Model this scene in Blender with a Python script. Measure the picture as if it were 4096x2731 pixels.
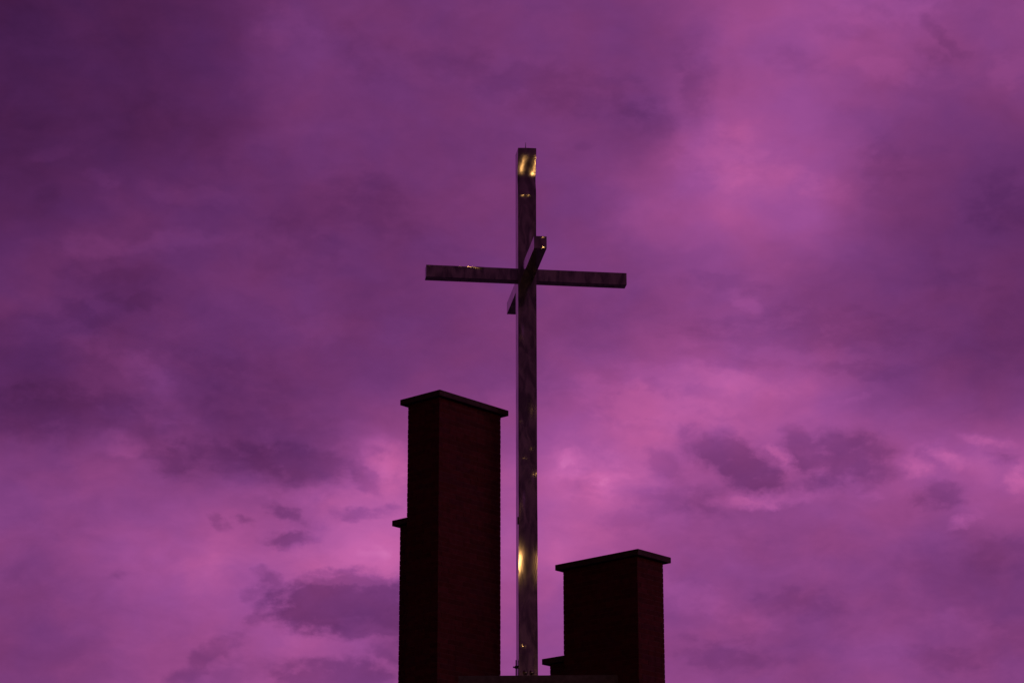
import bpy, bmesh, math, random
from mathutils import Vector, Matrix, noise
random.seed(7)
for o in list(bpy.data.objects): bpy.data.objects.remove(o)
scene = bpy.context.scene
COL = scene.collection
R = math.radians
EYE = 1.6                                   # eye height above the ground

# ------------------------------------------------------------------ camera
cam_data = bpy.data.cameras.new('camera'); cam = bpy.data.objects.new('camera', cam_data); COL.objects.link(cam)
cam_data.sensor_width = 36.0
cam_data.lens = 36.0*10506.5/4096.0
cam_data.clip_start = 0.1; cam_data.clip_end = 5000
cam.matrix_world = Matrix.Translation((0, 0, EYE)) @ Matrix.Rotation(math.pi/2 + 0.3082, 4, 'X') @ Matrix.Rotation(-0.001, 4, 'Z')
scene.camera = cam

# ------------------------------------------------------------------ view
vs = scene.view_settings
vs.view_transform = 'Standard'; vs.look = 'None'; vs.gamma = 1.0; vs.exposure = 0.0; vs.use_curve_mapping = False
scene.render.film_transparent = False

# ------------------------------------------------------------------ sky: a dusk overcast, cloud banks given as
# (azimuth, elevation, half width, half height, tilt, density) in degrees on the celestial sphere
CLOUD_BANKS = [
  (-13.08,25.4,4.08,3.74,0,-0.3), (-11.12,25.56,4.14,3.76,0,-0.194), (-9.13,25.7,4.19,3.78,0,-0.215), 
  (-7.12,25.81,4.24,3.8,0,-0.182), (-5.1,25.89,4.27,3.81,0,0.031), (-3.06,25.95,4.29,3.82,0,-0.041), 
  (-1.02,25.97,4.3,3.83,0,-0.025), (1.03,25.97,4.3,3.83,0,0.023), (3.08,25.94,4.29,3.82,0,-0.059), 
  (5.12,25.88,4.27,3.81,0,0.146), (7.14,25.8,4.24,3.8,0,0.156), (9.15,25.68,4.19,3.78,0,0.098), 
  (11.13,25.54,4.14,3.76,0,0.031), (13.09,25.38,4.08,3.74,0,0.079), (-12.94,23.61,4.04,3.77,0,-0.186), 
  (-11,23.76,4.1,3.79,0,-0.097), (-9.04,23.89,4.15,3.82,0,-0.089), (-7.05,23.99,4.19,3.83,0,-0.095), 
  (-3.03,24.12,4.24,3.85,0,-0.029), (-1.01,24.14,4.26,3.86,0,-0.022), (1.02,24.14,4.25,3.86,0,0.024), 
  (3.04,24.11,4.24,3.85,0,-0.019), (5.06,24.06,4.22,3.85,0,0.065), (7.06,23.98,4.19,3.83,0,0.093), 
  (9.05,23.87,4.15,3.81,0,0.103), (11.02,23.74,4.1,3.79,0,0.025), (12.96,23.59,4.04,3.77,0,0.081), 
  (-12.81,21.81,4,3.79,0,-0.209), (-10.89,21.95,4.06,3.82,0,-0.115), (-8.95,22.07,4.11,3.84,0,-0.238), 
  (-6.98,22.16,4.15,3.86,0,-0.121), (-5,22.23,4.18,3.87,0,0.049), (-3,22.28,4.2,3.88,0,-0.011), 
  (-1,22.3,4.21,3.88,0,-0.027), (1.01,22.3,4.21,3.88,0,0.04), (3.01,22.27,4.2,3.88,0,-0.122), 
  (5.01,22.22,4.18,3.87,0,0.199), (6.99,22.15,4.15,3.86,0,0.068), (8.95,22.05,4.11,3.84,0,-0.026), 
  (10.9,21.93,4.06,3.82,0,-0.011), (12.82,21.79,4,3.79,0,-0.036), (-12.68,20,3.97,3.81,0,-0.172), 
  (-10.78,20.13,4.02,3.83,0,-0.151), (-8.86,20.23,4.07,3.85,0,0.072), (-6.91,20.32,4.11,3.87,0,-0.06), 
  (-4.95,20.38,4.14,3.89,0,-0.097), (-2.97,20.43,4.16,3.89,0,-0.082), (-0.99,20.45,4.17,3.9,0,0.014), 
  (0.99,20.45,4.17,3.9,0,-0.058), (2.98,20.42,4.16,3.89,0,0.169), (4.95,20.37,4.14,3.89,0,0.204), 
  (6.91,20.31,4.11,3.87,0,0.25), (8.86,20.22,4.07,3.85,0,-0.061), (10.79,20.11,4.02,3.83,0,-0.115), 
  (12.69,19.98,3.97,3.81,0,-0.147), (-12.56,18.19,3.93,3.82,0,0.043), (-10.67,18.3,3.98,3.84,0,0.093), 
  (-8.77,18.4,4.03,3.86,0,-0.213), (-4.9,18.53,4.09,3.89,0,0.044), (-2.94,18.57,4.11,3.9,0,-0.039), 
  (-0.98,18.59,4.12,3.91,0,-0.029), (0.98,18.59,4.12,3.91,0,0.07), (2.94,18.56,4.11,3.9,0,-0.098), 
  (4.9,18.52,4.09,3.89,0,-0.039), (6.84,18.46,4.06,3.88,0,-0.146), (8.77,18.38,4.03,3.86,0,-0.004), 
  (12.56,18.16,3.93,3.82,0,-0.028), (-12.44,16.37,3.89,3.82,0,-0.258), (-10.57,16.47,3.94,3.84,0,-0.238), 
  (-8.68,16.56,3.99,3.86,0,0.079), (-6.77,16.63,4.02,3.88,0,-0.079), (-4.85,16.68,4.05,3.89,0,-0.069), 
  (-2.91,16.71,4.07,3.9,0,-0.065), (0.97,16.73,4.08,3.91,0,0.012), (2.91,16.71,4.07,3.9,0,0.098), 
  (4.85,16.67,4.05,3.89,0,0.359), (6.77,16.61,4.02,3.88,0,0.225), (8.68,16.54,3.99,3.86,0,-0.044), 
  (10.57,16.45,3.94,3.84,0,-0.186), (12.43,16.35,3.89,3.82,0,-0.204), (-12.31,14.55,3.86,3.81,0,0.185), 
  (-10.47,14.64,3.91,3.83,0,0.127), (-8.59,14.72,3.95,3.86,0,0.024), (-6.71,14.78,3.98,3.87,0,-0.017), 
  (-4.8,14.82,4.01,3.89,0,-0.115), (-2.89,14.85,4.03,3.89,0,0.348), (-0.96,14.87,4.04,3.9,0,-0.011), 
  (0.96,14.87,4.04,3.9,0,0.247), (2.88,14.85,4.03,3.89,0,0.29), (4.79,14.82,4.01,3.89,0,-0.054), 
  (6.7,14.77,3.98,3.87,0,0.106), (8.59,14.7,3.95,3.85,0,0.168), (10.46,14.62,3.91,3.83,0,0.341), 
  (12.31,14.53,3.86,3.81,0,0.432), (-12.2,12.74,3.82,3.79,0,0.068), (-10.36,12.82,3.87,3.82,0,-0.013), 
  (-8.51,12.89,3.91,3.84,0,0.177), (-6.64,12.94,3.95,3.86,0,0.312), (-4.75,12.98,3.97,3.87,0,0.191), 
  (-2.86,13,3.99,3.88,0,0.385), (-0.96,13.02,4,3.88,0,0.109), (0.95,13.01,4,3.88,0,0.29), (2.85,13,3.99,3.88,0,0.016), 
  (4.74,12.97,3.97,3.87,0,0.106), (6.63,12.93,3.95,3.86,0,0.057), (8.5,12.87,3.91,3.84,0,-0.019), 
  (10.35,12.8,3.87,3.82,0,-0.156), (12.18,12.72,3.82,3.79,0,-0.165), (-12.08,10.94,3.79,3.77,0,0.044), 
  (-10.26,11.01,3.83,3.79,0,-0.015), (-8.43,11.06,3.87,3.82,0,0.073), (-6.58,11.11,3.91,3.83,0,-0.03), 
  (-4.71,11.14,3.93,3.85,0,0.144), (-2.83,11.16,3.95,3.85,0,-0.035), (-0.95,11.17,3.96,3.86,0,0.083), 
  (0.94,11.17,3.96,3.86,0,0.026), (2.82,11.16,3.95,3.85,0,0.033), (4.7,11.13,3.93,3.85,0,0.076), 
  (6.56,11.09,3.91,3.83,0,-0.028), (8.42,11.05,3.87,3.82,0,0.131), (10.25,10.99,3.83,3.79,0,0.055), 
  (12.07,10.92,3.79,3.77,0,0.115), (-11.97,9.15,3.75,3.74,0,0.069), (-10.17,9.21,3.8,3.76,0,-0.023), 
  (-8.35,9.25,3.84,3.78,0,0.175), (-6.51,9.29,3.87,3.8,0,0.121), (-4.66,9.32,3.89,3.81,0,0.279), 
  (-2.81,9.33,3.91,3.82,0,0.134), (-0.94,9.34,3.92,3.83,0,0.177), (0.92,9.34,3.92,3.83,0,0.145), 
  (2.79,9.33,3.91,3.82,0,0.08), (4.65,9.31,3.89,3.81,0,0.122), (6.5,9.28,3.87,3.8,0,0.021), 
  (8.33,9.24,3.84,3.78,0,0.123), (10.15,9.19,3.8,3.76,0,-0.028), (11.95,9.13,3.75,3.74,0,0.033), 
]
CLOUD_WISPS = [
  (5.2,17.43,3.16,0.76,-10,-0.06), (2.7,22.22,1.43,1.13,-30,-0.06), 
]
DARK_SCRAPS = [
  (6.4,17.66,4.86,0.63,-3,0.095,0.88), (2.04,18.06,2.31,0.55,0,0.053,1), (-10.03,15.81,4.58,1.02,-2,0.126,0.75), 
  (-5.66,15.68,4.67,1.23,-4,0.074,1), (10.18,23.92,1.09,0.35,-42,0.116,0.88), (4.25,23.03,0.62,1.5,5,0.105,0.88), 
  (6.76,23.57,1.62,0.54,-5,0.084,1), (7.98,24.19,1.62,0.54,-10,0.074,1), (8.52,21.3,1.37,0.95,-30,0.095,1), 
  (11.26,20.29,1.7,1.21,-10,0.084,1), (-1.8,23.72,2.09,0.75,-15,0.074,1), (2.49,23.01,1.93,0.95,-20,0.084,1), 
  (3.5,22.37,0.71,0.55,-30,0.116,0.88), (1.72,21.92,0.41,0.3,0,0.074,1), (-3.3,20.96,1.91,0.82,-10,0.084,1), 
  (-10.62,20.58,0.78,0.57,0,0.074,1), (-8.71,18.36,1.35,0.37,0,0.095,0.88), (-9.76,18.01,0.92,0.52,-10,0.095,0.88), 
  (-4.79,19.76,1.89,0.82,-20,0.084,1), (4.93,18.81,1.88,0.38,-10,0.084,0.88), (6.72,18.06,0.54,0.44,0,0.074,1), 
  (4.88,17.23,2.15,0.41,-12,0.105,0.88), (7.82,16.88,2.12,0.33,-4,0.095,0.88), (3.12,22.54,1.48,0.68,-30,0.137,1), 
  (0.25,23.28,4.33,1.09,-10,0.095,1), (-3.66,23.81,2.39,0.95,-40,0.084,1.12), (-3.29,20.33,3.22,1.03,-12,0.074,1.12), 
  (7.19,17.94,3.42,0.68,-6,0.084,1), (-7.58,22.08,2.91,1.09,-25,0.063,1.12), (-9.22,18.9,2.56,0.61,0,0.074,1), 
  (-9.95,17.93,2.25,0.61,5,0.074,1), (-5.37,19.24,2.6,0.69,-10,0.063,1.12), (-0.76,19.22,2.62,0.69,-8,0.053,1.12), 
  (10.18,18.74,2.26,0.95,-10,0.063,1.12), (9.86,23.52,0.87,0.54,-40,0.095,1), (4.37,23.5,0.89,1.49,10,0.084,1), 
  (-6.68,16.93,2.56,0.82,-12,0.074,1), (-3.92,11.87,2.09,0.82,0,0.42,0.56), (-3.15,11.85,2.09,0.9,0,0.399,0.56), 
  (-3.59,12.36,1.54,0.52,0,0.315,0.62), (-2.64,11.16,1.04,0.68,-35,0.273,0.75), (-5.32,12.39,0.63,0.35,-20,0.231,0.88), 
  (-5.66,12.14,0.58,0.3,0,0.189,0.88), (-5.64,11.63,0.53,0.27,10,0.168,0.88), (-5.03,13.82,1.01,0.26,-25,0.21,1), 
  (-5.03,13.29,1.09,0.27,5,0.273,1), (-4.61,13.62,0.91,0.38,0,0.126,1.12), (-6.05,13.68,0.45,0.2,-15,0.21,1), 
  (-6.57,13.68,0.45,0.16,-35,0.158,1.12), (-3.34,13.91,1.1,0.27,5,0.21,1), (-2.73,14,0.57,0.25,0,0.158,1.12), 
  (-7.53,15,1.19,0.63,-12,0.2,0.88), (-6.23,15.07,2.11,0.68,-6,0.158,0.88), (-4.86,14.94,2.54,0.74,-4,0.2,0.75), 
  (-3.4,14.76,0.92,0.38,-35,0.21,0.75), (-6.26,15.86,3.68,0.96,-5,0.084,1.25), (-8.76,12.42,0.44,0.32,20,0.126,1), 
  (-8.95,12.3,1.03,0.65,10,0.074,1.25), (-6.72,10.71,1.78,0.49,38,0.158,0.75), (-6.07,10.41,2.2,0.65,15,0.105,1), 
  (-3.93,10.4,1.94,0.59,0,0.252,0.62), (-10.39,15.89,3.19,1.08,0,0.147,1), (-10.84,12.37,1.08,0.43,-30,0.074,1.25), 
  (5.07,14.98,1.98,0.71,-26,0.273,0.62), (4.85,15.48,0.45,0.3,-20,0.158,0.88), (7.32,14.95,2.1,0.95,-4,0.231,0.75), 
  (6.6,15.17,0.99,0.55,-45,0.21,0.75), (3.39,14.93,1.02,0.58,-30,0.147,0.88), (3.78,14.15,2.54,0.71,-4,0.147,1), 
  (2.67,13.79,2.12,0.68,10,0.105,1.12), (9.59,14.09,1.03,0.46,0,0.189,0.88), (9.16,15.02,0.28,0.27,0,0.126,1.25), 
  (10.96,14.82,0.58,0.3,-15,0.168,1), (6.18,11.91,2.22,0.6,-6,0.105,1), (4.6,10.9,2.21,0.68,-4,0.137,1), 
  (9.41,10.61,1.9,0.56,-8,0.105,1), (10.83,12.77,1.9,1.01,-10,0.105,1.12), (4.89,13.24,2.66,0.46,-4,0.074,1.12), 
  (1.53,14.45,0.45,0.27,0,0.147,1.12), 
]
LIT_SCRAPS = [
  (5.25,24.27,0.89,1.29,35,0.046,0.96), (8.95,23.24,1.46,0.61,-10,0.081,0.96), (9.53,24.59,1.61,0.37,0,0.103,0.96), 
  (7,20.99,1.67,0.54,-20,0.081,0.96), (11.61,23.12,0.86,0.8,0,0.081,0.96), (-0.77,24.9,1.66,0.41,0,0.057,0.96), 
  (-9.5,20.98,0.79,0.34,-10,0.081,0.96), (-7.49,20.67,2.17,0.54,-5,0.069,0.96), (-10.52,21.45,1.36,0.32,5,0.081,0.96), 
  (-5.59,24.34,0.89,0.81,-60,0.081,0.96), (-9.58,19.48,1.63,0.49,5,0.092,0.84), (-7.29,19.75,0.86,0.41,0,0.069,0.96), 
  (-9.47,17.45,1.2,0.43,-10,0.081,0.96), (-8.15,16.82,1.06,0.38,-35,0.115,0.84), 
  (-8.82,15.27,0.86,0.46,-10,0.138,0.72), (-4.24,17.88,0.86,0.82,-20,0.069,0.96), 
  (5.24,18.42,0.69,0.33,-20,0.115,0.84), (7.79,16.26,0.85,0.25,20,0.081,0.96), (3,16.25,3.29,0.96,-12,0.115,0.84), 
  (4.2,16.8,3.72,0.47,-8,0.081,0.84), (-4.81,24.34,2.09,0.61,-35,0.081,1.08), (4.73,21.7,2.79,1.3,-20,0.092,0.96), 
  (8.6,24.53,2.21,0.67,-5,0.092,0.96), (-8.34,16.78,2.11,0.46,-38,0.092,0.96), (-7.78,19.67,2.59,0.49,6,0.081,0.96), 
  (-0.97,21.02,2.94,0.69,-5,0.046,1.08), (-4.74,18.02,2.16,0.82,-15,0.057,1.08), (-10.24,19.5,1.84,0.47,5,0.057,1.08), 
  (3.28,20.6,2.2,0.69,15,0.057,1.08), (1.85,14.75,1.56,1.1,-30,0.184,1.2), (1.46,14.94,1,0.82,-35,0.184,1.2), 
  (1.99,14.46,0.71,0.41,-20,0.23,1.08), (6.07,14.99,0.96,0.25,-50,0.253,1.08), (5.58,14.17,1.97,0.33,2,0.276,0.96), 
  (4.17,15.71,2.84,0.82,0,0.092,1.2), (9.64,14.96,1.04,0.51,-12,0.207,1.2), (9.04,14.76,0.69,0.41,-30,0.196,1.2), 
  (10.75,15.16,1.03,0.3,-15,0.184,1.08), (11.3,14.3,0.61,0.7,0,0.196,1.2), (9.91,13.53,0.82,0.2,25,0.196,1.2), 
  (8.01,14.15,0.58,0.22,10,0.115,1.2), (-2.92,15.02,1.28,1.03,-20,0.172,1.08), (-9.02,15.22,1.32,0.43,0,0.115,1.08), 
  (-4.65,14.36,2.82,0.55,0,0.115,1.08), (-3.46,12.85,2.81,0.96,5,0.069,1.2), (-2.95,11.25,1.67,0.54,-25,0.161,1.08), 
  (3.96,12.12,3.63,0.6,-22,0.115,1.08), (10.09,11.27,2.17,0.56,-20,0.092,1.08), (-7.3,12.68,2.77,0.81,-10,0.057,1.2), 
]

world = bpy.data.worlds.new('World'); scene.world = world
world.cycles.sampling_method = 'MANUAL'; world.cycles.sample_map_resolution = 256
world.use_nodes = True
nt = world.node_tree; N = nt.nodes; Lk = nt.links
N.clear()
def wn(kind, **kw):
    n = N.new(kind)
    for k, v in kw.items(): setattr(n, k, v)
    return n
def wmath(op, a, b=None, c=None, clamp=False):
    n = wn('ShaderNodeMath', operation=op); n.use_clamp = clamp
    for i, v in enumerate((a, b, c)):
        if v is None: continue
        if isinstance(v, (int, float)): n.inputs[i].default_value = v
        else: Lk.new(v, n.inputs[i])
    return n.outputs[0]
def wvmath(op, a, b=None, c=None, scale=None):
    n = wn('ShaderNodeVectorMath', operation=op)
    for i, v in enumerate((a, b, c)):
        if v is None: continue
        if isinstance(v, (tuple, list)): n.inputs[i].default_value = v
        else: Lk.new(v, n.inputs[i])
    if scale is not None: n.inputs['Scale'].default_value = scale
    return n.outputs['Value'] if op in ('LENGTH', 'DOT_PRODUCT') else n.outputs['Vector']
tc = wn('ShaderNodeTexCoord')
sep = wn('ShaderNodeSeparateXYZ'); Lk.new(tc.outputs['Generated'], sep.inputs[0])
az = wmath('MULTIPLY', wmath('ARCTAN2', sep.outputs['X'], sep.outputs['Y']), 180/math.pi)
el = wmath('MULTIPLY', wmath('ARCSINE', sep.outputs['Z']), 180/math.pi)
cmb = wn('ShaderNodeCombineXYZ'); Lk.new(az, cmb.inputs[0]); Lk.new(el, cmb.inputs[1])
sky_p = cmb.outputs[0]
def fbm(vec, scale, detail, rough, distortion=0.0, off=(0, 0, 0)):
    m = wvmath('MULTIPLY_ADD', vec, scale if isinstance(scale, tuple) else (scale,)*3, off)
    n = wn('ShaderNodeTexNoise', noise_dimensions='3D'); Lk.new(m, n.inputs['Vector'])
    n.inputs['Scale'].default_value = 1.0; n.inputs['Detail'].default_value = detail
    n.inputs['Roughness'].default_value = rough; n.inputs['Distortion'].default_value = distortion
    return n
w1 = fbm(sky_p, (0.55, 0.8, 1), 3, 0.6, off=(3.1, 7.7, 0.5))
warp = wvmath('SUBTRACT', w1.outputs['Color'], (0.5, 0.5, 0.5))
w2 = fbm(sky_p, (1.6, 2.2, 1), 4, 0.62, off=(11.3, 2.9, 4.2))
warp2 = wvmath('SUBTRACT', w2.outputs['Color'], (0.5, 0.5, 0.5))
p_soft = wvmath('MULTIPLY_ADD', warp, (0.7, 0.45, 0), sky_p)
p_wisp0 = wvmath('MULTIPLY_ADD', warp, (0.7, 0.45, 0), sky_p)
p_wisp = wvmath('MULTIPLY_ADD', warp2, (0.55, 0.4, 0), p_wisp0)
# the wide field outside the cloud banks: brightest low ahead, dim overhead and behind
fwd = wmath('COSINE', wmath('MULTIPLY', wmath('SUBTRACT', az, 40.0), math.pi/180))
field = wmath('MULTIPLY_ADD', fwd, 0.24, 0.27)
def bank_frame(vec, a, e, ra, re, rot):
    # the cloud's own unit frame
    mp = wn('ShaderNodeMapping', vector_type='TEXTURE'); Lk.new(vec, mp.inputs['Vector'])
    mp.inputs['Location'].default_value = (a, e, 0)
    mp.inputs['Rotation'].default_value = (0, 0, R(rot))
    mp.inputs['Scale'].default_value = (ra, re, 1)
    return mp.outputs[0]
def banks(field, vec, rows):
    for (a, e, ra, re, rot, amp) in rows:
        fr = bank_frame(vec, a, e, ra, re, rot)        # inputs before users: keeps the shader's stack short
        g = wn('ShaderNodeTexGradient', gradient_type='QUADRATIC_SPHERE'); Lk.new(fr, g.inputs['Vector'])
        field = wmath('MULTIPLY_ADD', g.outputs['Fac'], amp, field)
    return field
field = banks(field, p_soft, CLOUD_BANKS)
field = banks(field, p_wisp, CLOUD_WISPS)
# crisper scraps of cloud: a plateau with a soft rim, joined by maximum so that scraps of one cloud melt together
p_edge0 = wvmath('MULTIPLY_ADD', warp, (0.35, 0.22, 0), sky_p)
p_edge = wvmath('MULTIPLY_ADD', warp2, (0.75, 0.5, 0), p_edge0)
tn = fbm(p_edge0, (1.5, 2.5, 1), 6, 0.58, 0.2, off=(17.0, 4.0, 13.0))
torn = wn('ShaderNodeMapRange'); Lk.new(tn.outputs['Fac'], torn.inputs['Value'])
torn.inputs['From Min'].default_value = 0.33; torn.inputs['From Max'].default_value = 0.67
torn.inputs['To Min'].default_value = 0.52; torn.inputs['To Max'].default_value = 1.55
def scraps(vec, rows):
    acc = None
    for (a, e, ra, re, rot, amp, soft) in rows:
        fr = bank_frame(vec, a, e, ra, re, rot)
        g = wn('ShaderNodeTexGradient', gradient_type='SPHERICAL'); Lk.new(fr, g.inputs['Vector'])
        tv = wmath('MULTIPLY', g.outputs['Fac'], torn.outputs[0])
        mr = wn('ShaderNodeMapRange', interpolation_type='SMOOTHSTEP'); Lk.new(tv, mr.inputs['Value'])
        mr.inputs['From Max'].default_value = soft; mr.inputs['To Max'].default_value = amp
        acc = mr.outputs[0] if acc is None else wmath('SMOOTH_MAX', acc, mr.outputs[0], 0.04)
    return acc
field = wmath('SUBTRACT', field, scraps(p_edge, DARK_SCRAPS))
field = wmath('ADD', field, scraps(p_edge, LIT_SCRAPS))
# torn detail, stronger low in the sky where the clouds are farther away
low = wn('ShaderNodeMapRange', interpolation_type='SMOOTHSTEP'); Lk.new(el, low.inputs['Value'])
low.inputs['From Min'].default_value = 20.5; low.inputs['From Max'].default_value = 13.5
low.inputs['To Min'].default_value = 0.7; low.inputs['To Max'].default_value = 1.0
d1 = fbm(p_wisp0, (0.7, 1.25, 1), 5, 0.6, 0.3, off=(21.0, 5.0, 9.0))
d2 = fbm(p_wisp, (2.4, 3.6, 1), 3, 0.6, 0.2, off=(2.0, 15.0, 3.0))
det = wmath('MULTIPLY_ADD', wmath('SUBTRACT', d1.outputs['Fac'], 0.5), 0.22, wmath('MULTIPLY', wmath('SUBTRACT', d2.outputs['Fac'], 0.5), 0.06))
rear = wmath('MULTIPLY_ADD', fwd, -1.2, 0.0, clamp=True)
field = wmath('MULTIPLY_ADD', det, wmath('MULTIPLY_ADD', rear, 2.0, low.outputs[0]), field)
ramp = wn('ShaderNodeValToRGB'); Lk.new(wmath('MULTIPLY_ADD', field, 0.8, 0.1), ramp.inputs['Fac'])
def lin(c): return tuple(((v/255)/12.92 if v/255 <= 0.04045 else ((v/255+0.055)/1.055)**2.4) for v in c) + (1,)
cr = ramp.color_ramp; cr.interpolation = 'LINEAR'
stops = [(-0.125, (40, 17, 44)), (0.0, (62, 26, 66)), (0.25, (92, 42, 94)), (0.5, (124, 60, 120)), (0.75, (160, 79, 146)), (1.0, (200, 100, 166)), (1.125, (222, 122, 184))]
cr.elements[0].position = 0.0; cr.elements[0].color = lin(stops[0][1])
cr.elements[1].position = 1.0; cr.elements[1].color = lin(stops[-1][1])
for t, c in stops[1:-1]:
    e_ = cr.elements.new(0.8*t+0.1); e_.color = lin(c)
# thin bluish veil through the cloud
hue = fbm(p_soft, (0.5, 0.7, 1), 3, 0.5, off=(8.0, 33.0, 1.0))
mixn = wn('ShaderNodeMix', data_type='RGBA', blend_type='MULTIPLY'); mixn.inputs['Factor'].default_value = 1.0
hr = wn('ShaderNodeValToRGB'); Lk.new(hue.outputs['Fac'], hr.inputs['Fac'])
hr.color_ramp.elements[0].position = 0.36; hr.color_ramp.elements[0].color = (0.94, 1.0, 1.04, 1)
hr.color_ramp.elements[1].position = 0.64; hr.color_ramp.elements[1].color = (1.03, 1.0, 0.96, 1)
Lk.new(ramp.outputs['Color'], mixn.inputs[6]); Lk.new(hr.outputs['Color'], mixn.inputs[7])
# away from the sunset the cloud is lit by the town: dimmer and browner
back = wn('ShaderNodeMix', data_type='RGBA', blend_type='MULTIPLY'); Lk.new(wmath('MULTIPLY_ADD', fwd, -1.2, 0.6, clamp=True), back.inputs['Factor'])
Lk.new(mixn.outputs[2], back.inputs[6]); back.inputs[7].default_value = (0.40, 0.47, 0.27, 1)
bg = wn('ShaderNodeBackground'); Lk.new(back.outputs[2], bg.inputs['Color']); bg.inputs['Strength'].default_value = 1.0
wo = wn('ShaderNodeOutputWorld'); Lk.new(bg.outputs[0], wo.inputs['Surface'])

# ------------------------------------------------------------------ sun: below the cloud, only a faint wide glow from the right
sl = bpy.data.lights.new('sun', 'SUN'); sl.energy = 0.27; sl.angle = R(40); sl.color = (1.0, 0.62, 0.6)
so = bpy.data.objects.new('sun', sl); COL.objects.link(so)
so.rotation_euler = Vector((-0.93, 0.25, -0.22)).to_track_quat('-Z', 'Y').to_euler()

# ------------------------------------------------------------------ helpers
def tag(o, label=None, cat=None, group=None, kind=None):
    if label: o['label'] = label
    if cat: o['category'] = cat
    if group: o['group'] = group
    if kind: o['kind'] = kind
    return o
def obj(name, bm, mats, parent=None, smooth=False):
    me = bpy.data.meshes.new(name); bm.to_mesh(me); bm.free()
    for m in (mats if isinstance(mats, (list, tuple)) else [mats]): me.materials.append(m)
    if smooth:
        for p in me.polygons: p.use_smooth = True
    o = bpy.data.objects.new(name, me); COL.objects.link(o)
    if parent: o.parent = parent
    return o
def empty(name, loc, rz=0):
    o = bpy.data.objects.new(name, None); COL.objects.link(o)
    o.location = loc; o.rotation_euler = (0, 0, rz); o.empty_display_size = 0.2
    return o
def box(bm, x0, x1, y0, y1, z0, z1, mi=0):
    v = [bm.verts.new(p) for p in ((x0, y0, z0), (x1, y0, z0), (x1, y1, z0), (x0, y1, z0), (x0, y0, z1), (x1, y0, z1), (x1, y1, z1), (x0, y1, z1))]
    for f in ((0, 1, 5, 4), (1, 2, 6, 5), (2, 3, 7, 6), (3, 0, 4, 7), (4, 5, 6, 7), (3, 2, 1, 0)):
        bm.faces.new([v[i] for i in f]).material_index = mi
def bevelled_box(x0, x1, y0, y1, z0, z1, w, seg=2):
    bm = bmesh.new(); box(bm, x0, x1, y0, y1, z0, z1)
    bmesh.ops.bevel(bm, geom=bm.edges[:], offset=w, segments=seg, affect='EDGES', profile=0.6)
    return bm
def tube(bm, a, b, r0, r1, n=12):
    a = Vector(a); b = Vector(b); d = (b-a).normalized()
    s = d.cross(Vector((0, 0, 1)) if abs(d.z) < 0.9 else Vector((1, 0, 0))).normalized(); t = d.cross(s)
    ra = [bm.verts.new(a + (s*math.cos(k*2*math.pi/n)+t*math.sin(k*2*math.pi/n))*r0) for k in range(n)]
    rb = [bm.verts.new(b + (s*math.cos(k*2*math.pi/n)+t*math.sin(k*2*math.pi/n))*r1) for k in range(n)]
    for k in range(n): bm.faces.new((ra[k], ra[(k+1) % n], rb[(k+1) % n], rb[k]))
    bm.faces.new(ra[::-1]); bm.faces.new(rb)
    bmesh.ops.recalc_face_normals(bm, faces=bm.faces[:])

# ------------------------------------------------------------------ materials
def mat(name):
    m = bpy.data.materials.new(name); m.use_nodes = True
    return m, m.node_tree.nodes, m.node_tree.links, m.node_tree.nodes['Principled BSDF']
def brick_mat(name, c, rough=0.9):
    m, n, l, b = mat(name)
    t = n.new('ShaderNodeTexCoord'); q = n.new('ShaderNodeTexNoise'); q.inputs['Scale'].default_value = 9; q.inputs['Detail'].default_value = 6
    l.new(t.outputs['Object'], q.inputs['Vector'])
    r = n.new('ShaderNodeValToRGB'); l.new(q.outputs['Fac'], r.inputs['Fac'])
    r.color_ramp.elements[0].position = 0.3; r.color_ramp.elements[0].color = tuple(v*0.7 for v in c)+(1,)
    r.color_ramp.elements[1].position = 0.75; r.color_ramp.elements[1].color = tuple(v*1.25 for v in c)+(1,)
    l.new(r.outputs[0], b.inputs['Base Color']); b.inputs['Roughness'].default_value = rough
    b.inputs['Specular IOR Level'].default_value = 0.1
    bp = n.new('ShaderNodeBump'); bp.inputs['Strength'].default_value = 0.4; bp.inputs['Distance'].default_value = 0.01
    q2 = n.new('ShaderNodeTexNoise'); q2.inputs['Scale'].default_value = 60; q2.inputs['Detail'].default_value = 4
    l.new(t.outputs['Object'], q2.inputs['Vector']); l.new(q2.outputs['Fac'], bp.inputs['Height']); l.new(bp.outputs[0], b.inputs['Normal'])
    return m
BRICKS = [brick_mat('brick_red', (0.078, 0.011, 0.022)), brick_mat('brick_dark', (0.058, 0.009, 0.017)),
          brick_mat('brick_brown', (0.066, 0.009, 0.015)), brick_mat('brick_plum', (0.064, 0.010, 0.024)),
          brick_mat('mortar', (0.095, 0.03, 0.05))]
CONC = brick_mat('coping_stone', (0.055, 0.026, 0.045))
BEAM = brick_mat('concrete', (0.09, 0.06, 0.10))
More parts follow.
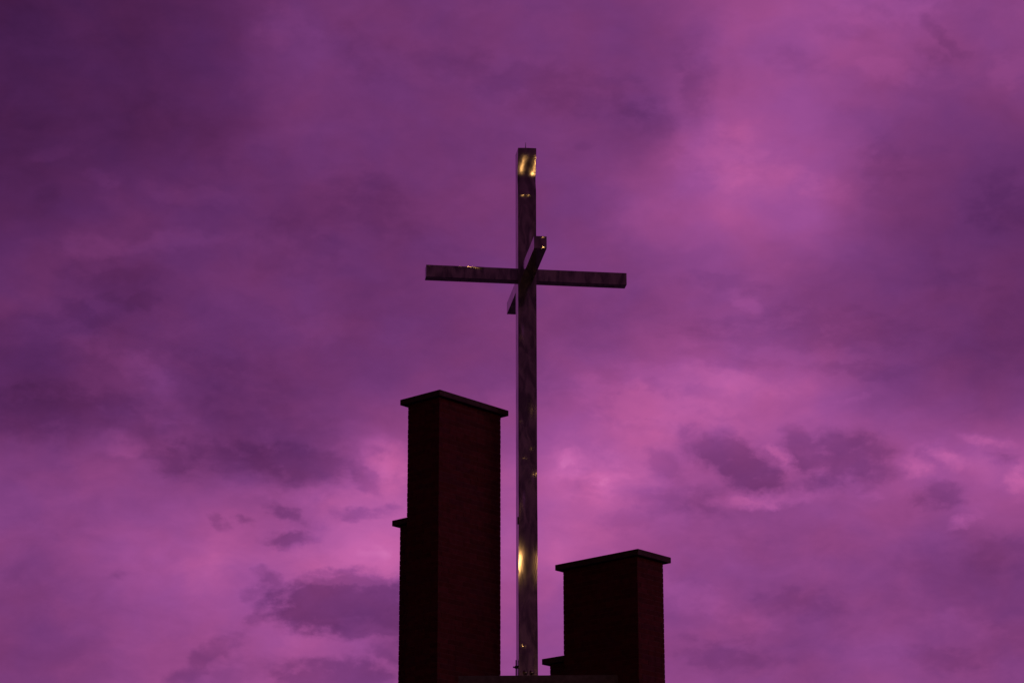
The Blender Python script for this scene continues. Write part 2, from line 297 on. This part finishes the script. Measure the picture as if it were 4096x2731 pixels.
def metal(name, c, rough, glow):
    m, n, l, b = mat(name)
    b.inputs['Base Color'].default_value = c+(1,); b.inputs['Metallic'].default_value = 1; b.inputs['Roughness'].default_value = rough
    g = n.new('ShaderNodeBsdfGlossy'); g.distribution = 'BECKMANN'; g.inputs['Color'].default_value = c+(1,); g.inputs['Roughness'].default_value = 0.24
    mx = n.new('ShaderNodeMixShader'); mx.inputs[0].default_value = glow
    l.new(b.outputs[0], mx.inputs[1]); l.new(g.outputs[0], mx.inputs[2]); l.new(mx.outputs[0], n['Material Output'].inputs['Surface'])
    t = n.new('ShaderNodeTexCoord'); q = n.new('ShaderNodeTexNoise'); q.inputs['Scale'].default_value = 2.2; q.inputs['Detail'].default_value = 3
    l.new(t.outputs['Object'], q.inputs['Vector'])
    r = n.new('ShaderNodeMapRange'); l.new(q.outputs['Fac'], r.inputs['Value']); r.inputs['To Min'].default_value = rough*0.7; r.inputs['To Max'].default_value = rough*1.4
    l.new(r.outputs[0], b.inputs['Roughness'])
    # mottled reflections painted into the colour: darker blotches and runs in the polished skin
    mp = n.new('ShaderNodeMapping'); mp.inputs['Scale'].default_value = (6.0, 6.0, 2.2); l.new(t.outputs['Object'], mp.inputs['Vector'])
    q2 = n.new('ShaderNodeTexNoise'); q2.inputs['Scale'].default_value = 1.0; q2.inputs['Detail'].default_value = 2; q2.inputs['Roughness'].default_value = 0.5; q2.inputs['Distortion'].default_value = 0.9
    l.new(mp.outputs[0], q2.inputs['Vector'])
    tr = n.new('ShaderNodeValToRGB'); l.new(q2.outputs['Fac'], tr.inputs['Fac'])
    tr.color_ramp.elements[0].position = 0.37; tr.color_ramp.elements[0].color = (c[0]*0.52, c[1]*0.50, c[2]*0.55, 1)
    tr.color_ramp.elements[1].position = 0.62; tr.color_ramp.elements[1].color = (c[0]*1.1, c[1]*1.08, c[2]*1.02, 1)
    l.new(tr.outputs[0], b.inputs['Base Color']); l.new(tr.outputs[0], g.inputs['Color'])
    return m
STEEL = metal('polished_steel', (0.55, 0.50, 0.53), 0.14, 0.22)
DARKM = metal('dark_steel', (0.10, 0.09, 0.11), 0.18, 0.1)
BOLTM = metal('bolt_steel', (0.6, 0.55, 0.5), 0.2, 0.5)

# ------------------------------------------------------------------ ground
m, n, l, b = mat('asphalt')
t = n.new('ShaderNodeTexCoord'); q = n.new('ShaderNodeTexNoise'); q.inputs['Scale'].default_value = 0.6; q.inputs['Detail'].default_value = 8
l.new(t.outputs['Object'], q.inputs['Vector']); r = n.new('ShaderNodeValToRGB'); l.new(q.outputs['Fac'], r.inputs['Fac'])
r.color_ramp.elements[0].color = (0.03, 0.03, 0.032, 1); r.color_ramp.elements[1].color = (0.065, 0.062, 0.06, 1)
l.new(r.outputs[0], b.inputs['Base Color']); b.inputs['Roughness'].default_value = 0.9
bm = bmesh.new(); box(bm, -1500, 1500, -1500, 1500, -1.0, 0.0)
tag(obj('ground', bm, m), kind='structure')

# ------------------------------------------------------------------ brick towers
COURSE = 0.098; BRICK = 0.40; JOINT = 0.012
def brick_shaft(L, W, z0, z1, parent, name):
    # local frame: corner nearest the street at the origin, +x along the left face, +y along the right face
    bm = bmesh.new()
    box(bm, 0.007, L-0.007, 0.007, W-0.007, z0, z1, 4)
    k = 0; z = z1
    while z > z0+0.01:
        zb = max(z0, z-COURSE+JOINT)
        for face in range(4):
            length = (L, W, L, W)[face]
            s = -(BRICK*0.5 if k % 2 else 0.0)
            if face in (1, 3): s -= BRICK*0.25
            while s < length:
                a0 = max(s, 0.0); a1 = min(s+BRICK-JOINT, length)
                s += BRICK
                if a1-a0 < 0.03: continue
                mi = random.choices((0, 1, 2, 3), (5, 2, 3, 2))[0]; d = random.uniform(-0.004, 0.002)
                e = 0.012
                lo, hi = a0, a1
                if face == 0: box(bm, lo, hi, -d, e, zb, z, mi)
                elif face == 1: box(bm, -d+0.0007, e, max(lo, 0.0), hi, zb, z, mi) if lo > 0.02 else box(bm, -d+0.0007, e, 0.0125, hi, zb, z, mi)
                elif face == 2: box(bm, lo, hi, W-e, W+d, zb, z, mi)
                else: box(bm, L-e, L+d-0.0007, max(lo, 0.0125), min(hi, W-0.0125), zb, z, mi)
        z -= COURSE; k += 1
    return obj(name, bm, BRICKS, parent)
def tower(loc, az_left, L, W, ztop, ov, ct, dj, L2, zt2, label, slope=0.0):
    # az_left: angle of the left face away from the picture plane
    t = empty('brick_tower', (loc[0], loc[1], 0))
    t.rotation_euler = (0, 0, math.pi-az_left)
    # +x of the local frame runs left-back; mirror y so that +y runs right-back
    tag(t, label, 'tower', 'brick towers beside the cross')
    hold = t
    sh = brick_shaft(L, W, 0.0, ztop-ct, hold, 'shaft')
    cp = obj('coping', bevelled_box(-ov, L+ov, -ov, W+ov, ztop-ct, ztop, 0.012), CONC, hold)
    # lower pier joined to the back of the left face
    lo = brick_shaft(L2-L+0.35, W-dj+0.25, 0.0, zt2-ct, hold, 'lower_pier')
    lo.location = (L-0.35, dj, 0)
    lc = obj('coping', bevelled_box(L+0.012, L2+ov, dj-ov, W+0.25+ov, zt2-ct, zt2, 0.012), CONC, lo)
    lc.location = (-(L-0.35), -dj, 0)
    for o_ in (sh, cp, lo, lc):
        for v in o_.data.vertices: v.co.y = -v.co.y
        o_.data.flip_normals()
        o_.location.y = -o_.location.y
    return t
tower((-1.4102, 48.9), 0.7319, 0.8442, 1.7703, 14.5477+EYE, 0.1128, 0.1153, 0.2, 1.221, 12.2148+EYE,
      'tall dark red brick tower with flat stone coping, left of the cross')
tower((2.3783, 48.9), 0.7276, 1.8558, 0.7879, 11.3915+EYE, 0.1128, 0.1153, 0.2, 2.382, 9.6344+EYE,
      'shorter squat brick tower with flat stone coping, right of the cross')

# ------------------------------------------------------------------ concrete beam between the towers, carrying the cross
BEAM_TOP = 9.07+EYE
bm = bevelled_box(-1.62, 1.62, 0.0, 1.3, -1.25, 0.0, 0.015)
be = obj('concrete_beam', bm, BEAM); be.location = (0.487, 49.289, BEAM_TOP); be.rotation_euler = (0, 0, -0.0303)
tag(be, 'dark concrete beam spanning the two brick towers under the cross', 'beam')

# ------------------------------------------------------------------ street lamps behind the camera, mirrored in the polished cross
def emit(name, c, s):
    m, n, l, b = mat(name); b.inputs['Base Color'].default_value = (0.8, 0.7, 0.5, 1)
    b.inputs['Emission Color'].default_value = c+(1,); b.inputs['Emission Strength'].default_value = s
    return m
LAMP = emit('sodium_lamp', (1.0, 0.55, 0.16), 2100.0)
POLE = metal('galvanised_steel', (0.25, 0.25, 0.26), 0.45, 0.0)
def lamp_mast(x, y, h, label):
    t = empty('lamp_mast', (x, y, 0)); tag(t, label, 'lamp', 'lamp masts behind the camera')
    bm = bmesh.new(); tube(bm, (0, 0, 0), (0, 0, h), 0.16, 0.09); tube(bm, (0, 0, 0), (0, 0, 0.25), 0.26, 0.24); obj('pole', bm, POLE, t)
    bm = bmesh.new(); tube(bm, (-0.6, 0.0, h-0.35), (0.6, 0.0, h-0.35), 0.05, 0.05); tube(bm, (0, 0.0, h-0.35), (0, 0.14, h-0.1), 0.04, 0.04); obj('bracket_arm', bm, POLE, t)
    obj('lamp_head', bevelled_box(-0.42, 0.42, 0.12, 0.42, h-0.32, h+0.36, 0.05), POLE, t)
    bm = bevelled_box(-0.36, 0.36, 0.41, 0.47, h-0.26, h+0.3, 0.02); obj('lamp_lens', bm, LAMP, t)
    bm = bmesh.new(); box(bm, -0.44, 0.44, 0.425, 0.95, h-0.36, h-0.335); obj('visor', bm, POLE, t)
LAMPS = [Vector((2.0, -44.0, 15.0)), Vector((50.0, -40.0, 15.0))]
lamp_mast(2.0, -44.4, 15.0, 'floodlight mast with warm lit lens, mirrored near the left edge of the cross')
lamp_mast(50.0, -40.4, 15.0, 'floodlight mast with warm lit lens, mirrored near the right edge of the cross')

# ------------------------------------------------------------------ the cross
PHI = 0.1304; CX, CY = 0.2836, 50.0; PW = 0.3707; AT = 0.2462; AL = 2.0326; AF = 2.068
ZT = 19.9772+EYE; ZA = 17.2835+EYE
EX = Vector((math.cos(PHI), math.sin(PHI), 0)); EY = Vector((-math.sin(PHI), math.cos(PHI), 0))
cross = empty('cross', (CX, CY, BEAM_TOP), PHI)
tag(cross, 'tall polished steel cross with four arms and lightning rod, standing on the concrete beam', 'cross')
def slope_to(lamp, P):
    # surface slope (right, up) that mirrors the lamp into the camera from point P
    d = (P-Vector((0, 0, EYE))).normalized(); l_ = (lamp-P).normalized(); nn = l_-d
    na, ny, nz = nn.dot(EX), nn.dot(EY), nn.z
    return na/ny, nz/ny
def dents(items, depth_fn):
    # items: (right, up, lamp index, radius right, radius up, fraction) in the face's own frame
    out = []
    for (a, z, li, ra, rz, fr) in items:
        P = depth_fn(a, z); g = slope_to(LAMPS[li], P)
        out.append((a, z, g[0]*fr, g[1]*fr, ra, rz))
    return out
def height(a, z, ds, amp, seed, domes=(), bows=()):
    h = 0.0
    for (pa, pz, ga, gz, ra, rz) in ds:
        u = a-pa; v = z-pz
        e = (u/ra)**2+(v/rz)**2
        if e < 3.5: h += (ga*u+gz*v)*math.exp(-e*e)
    calm = 1.0
    for (z0, zr, a0, slant, c, gz, ex) in bows:
        v = z-z0; e = v/zr
        if abs(e) < 2.4:
            w = math.exp(-abs(e)**ex); u = a-a0-slant*v
            h += w*(gz*v - 0.5*c*u*u); calm -= 0.75*w
    for (pa, pz, ra, rz, hh) in domes:
        e = ((a-pa)/ra)**2+((z-pz)/rz)**2
        if e < 9: h += hh*math.exp(-e)
    h += amp*max(calm, 0.2)*noise.fractal(Vector((a*5.0, z*1.6, seed)), 1.0, 2.0, 2)
    return h
def plated_box(x0, x1, y0, y1, z0, z1, nu, nv, hfun, front):
    """box whose street-side face is a sheet with oil-canning; front='-y' spans x and z"""
    bm = bmesh.new()
    g = [[None]*(nv+1) for _ in range(nu+1)]
    for i in range(nu+1):
        for j in range(nv+1):
            x = x0+(x1-x0)*i/nu; z = z0+(z1-z0)*j/nv
            g[i][j] = bm.verts.new((x, y0-hfun(x, z), z))
    for i in range(nu):
        for j in range(nv):
            f = bm.faces.new((g[i][j], g[i+1][j], g[i+1][j+1], g[i][j+1])); f.smooth = True
    ring = [g[i][0] for i in range(nu+1)]+[g[nu][j] for j in range(1, nv+1)]+[g[i][nv] for i in range(nu-1, -1, -1)]+[g[0][j] for j in range(nv-1, 0, -1)]
    fr = [bm.verts.new(v.co) for v in ring]
    bk = [bm.verts.new((v.co.x, y1, v.co.z)) for v in ring]
    m_ = len(ring)
    for k in range(m_): bm.faces.new((fr[(k+1) % m_], fr[k], bk[k], bk[(k+1) % m_]))
    bm.faces.new(bk[::-1])
    return bm
w2 = PW/2; t2 = AT/2
H = ZT-BEAM_TOP
def pole_pt(a, z): return Vector((CX, CY, BEAM_TOP+z))+EX*a-EY*w2
# where the sheet is bowed towards the lamps
# (right, up, lamp, radius right, radius up, strength)
POLE_DENTS = [(-0.11, 0.66, 0, 0.05, 0.05, 0.97)]
# (up, half length, pillow middle, right, slant, lamp, firmness)
POLE_BOWS = [(H-0.36, 0.42, 0.03, -0.10, 0.25, 0, 4), (2.26, 0.72, 0.03, -0.175, 0.06, 0, 2)]
# (right, up, radius right, radius up, height)
POLE_DOMES = [(-0.03, H-0.98, 0.13, 0.06, 0.022), (0.12, 5.53, 0.09, 0.28, 0.020), (-0.12, 5.17, 0.05, 0.06, 0.006), (0.09, 4.63, 0.05, 0.08, 0.008),
              (-0.06, 4.35, 0.05, 0.05, -0.008), (-0.13, 3.55, 0.07, 0.3, 0.02), (0.14, 4.0, 0.05, 0.12, -0.014), (-0.13, 7.0, 0.05, 0.2, 0.016), (0.12, 9.0, 0.07, 0.3, -0.018)]
ARM_DENTS = [(-1.97, 0.10, 0, 0.04, 0.03, 0.95), (-1.10, 0.108, 0, 0.24, 0.025, 0.9)]
TIP_DENTS = [(0.05, 0.10, 1, 0.06, 0.04, 0.92), (0.06, -0.10, 1, 0.06, 0.04, 1.0)]

DP = dents(POLE_DENTS, pole_pt)
BP = []
for (z0, zr, a0, ag, slant, li, ex) in POLE_BOWS:           # pillowed stretches; the lamp shows where the pillow turns towards it
    ga, gz = slope_to(LAMPS[li], pole_pt(ag, z0)); BP.append((z0, zr, a0, slant, -ga/(ag-a0), gz, ex))
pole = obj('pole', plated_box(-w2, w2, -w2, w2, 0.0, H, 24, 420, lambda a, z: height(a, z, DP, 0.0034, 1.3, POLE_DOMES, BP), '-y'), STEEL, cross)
za = ZA-BEAM_TOP
def arm_pt(a, z): return Vector((CX, CY, ZA+z))+EX*a-EY*t2
DA = dents(ARM_DENTS, arm_pt)
ha = lambda a, z: height(a, z, DA, 0.0022, 5.1)
for x0, x1 in ((-AL, -w2), (w2, AL)):
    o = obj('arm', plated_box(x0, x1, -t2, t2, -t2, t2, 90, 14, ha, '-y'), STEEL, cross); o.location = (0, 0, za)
def tip_pt(a, z): return Vector((CX, CY, ZA+z))+EX*a-EY*AF
DT = dents(TIP_DENTS, tip_pt)
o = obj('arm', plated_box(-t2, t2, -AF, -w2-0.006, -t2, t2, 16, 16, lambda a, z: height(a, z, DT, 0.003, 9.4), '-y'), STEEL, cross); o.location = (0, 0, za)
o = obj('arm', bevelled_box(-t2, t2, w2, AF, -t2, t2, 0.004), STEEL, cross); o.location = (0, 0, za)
bm = bmesh.new(); tube(bm, (0, 0, H), (0, 0, H+0.06), 0.018, 0.012, 8); tube(bm, (0, 0, H+0.06), (0, 0, H+0.21), 0.011, 0.003, 8); obj('lightning_rod', bm, DARKM, cross)
# base bolts on the street side, a conduit clip and an access plate on the left side
for a in (-0.062, 0.064):
    bm = bmesh.new(); tube(bm, (a, -w2-0.004, 0.145), (a, -w2-0.022, 0.145), 0.047, 0.047, 20)
    s = bmesh.ops.create_uvsphere(bm, u_segments=20, v_segments=10, radius=0.038)
    for v in s['verts']: v.co = Vector((a+v.co.x, -w2-0.02+v.co.y*0.8, 0.145+v.co.z))
    obj('bolt', bm, BOLTM, cross, True)
bm = bevelled_box(-w2-0.022, -w2+0.0, -w2-0.014, -w2+0.05, 3.06, 3.20, 0.006); obj('cover_plate', bm, DARKM, cross)
bm = bevelled_box(-w2-0.05, -w2, -0.02, 0.05, 0.26, 0.31, 0.008); box(bm, -w2-0.085, -w2-0.05, -0.005, 0.03, 0.27, 0.295); obj('pipe_clip', bm, DARKM, cross)
bm = bmesh.new(); tube(bm, (-w2-0.025, 0.015, 0.0), (-w2-0.025, 0.015, 0.42), 0.012, 0.012, 10); obj('conduit', bm, DARKM, cross)
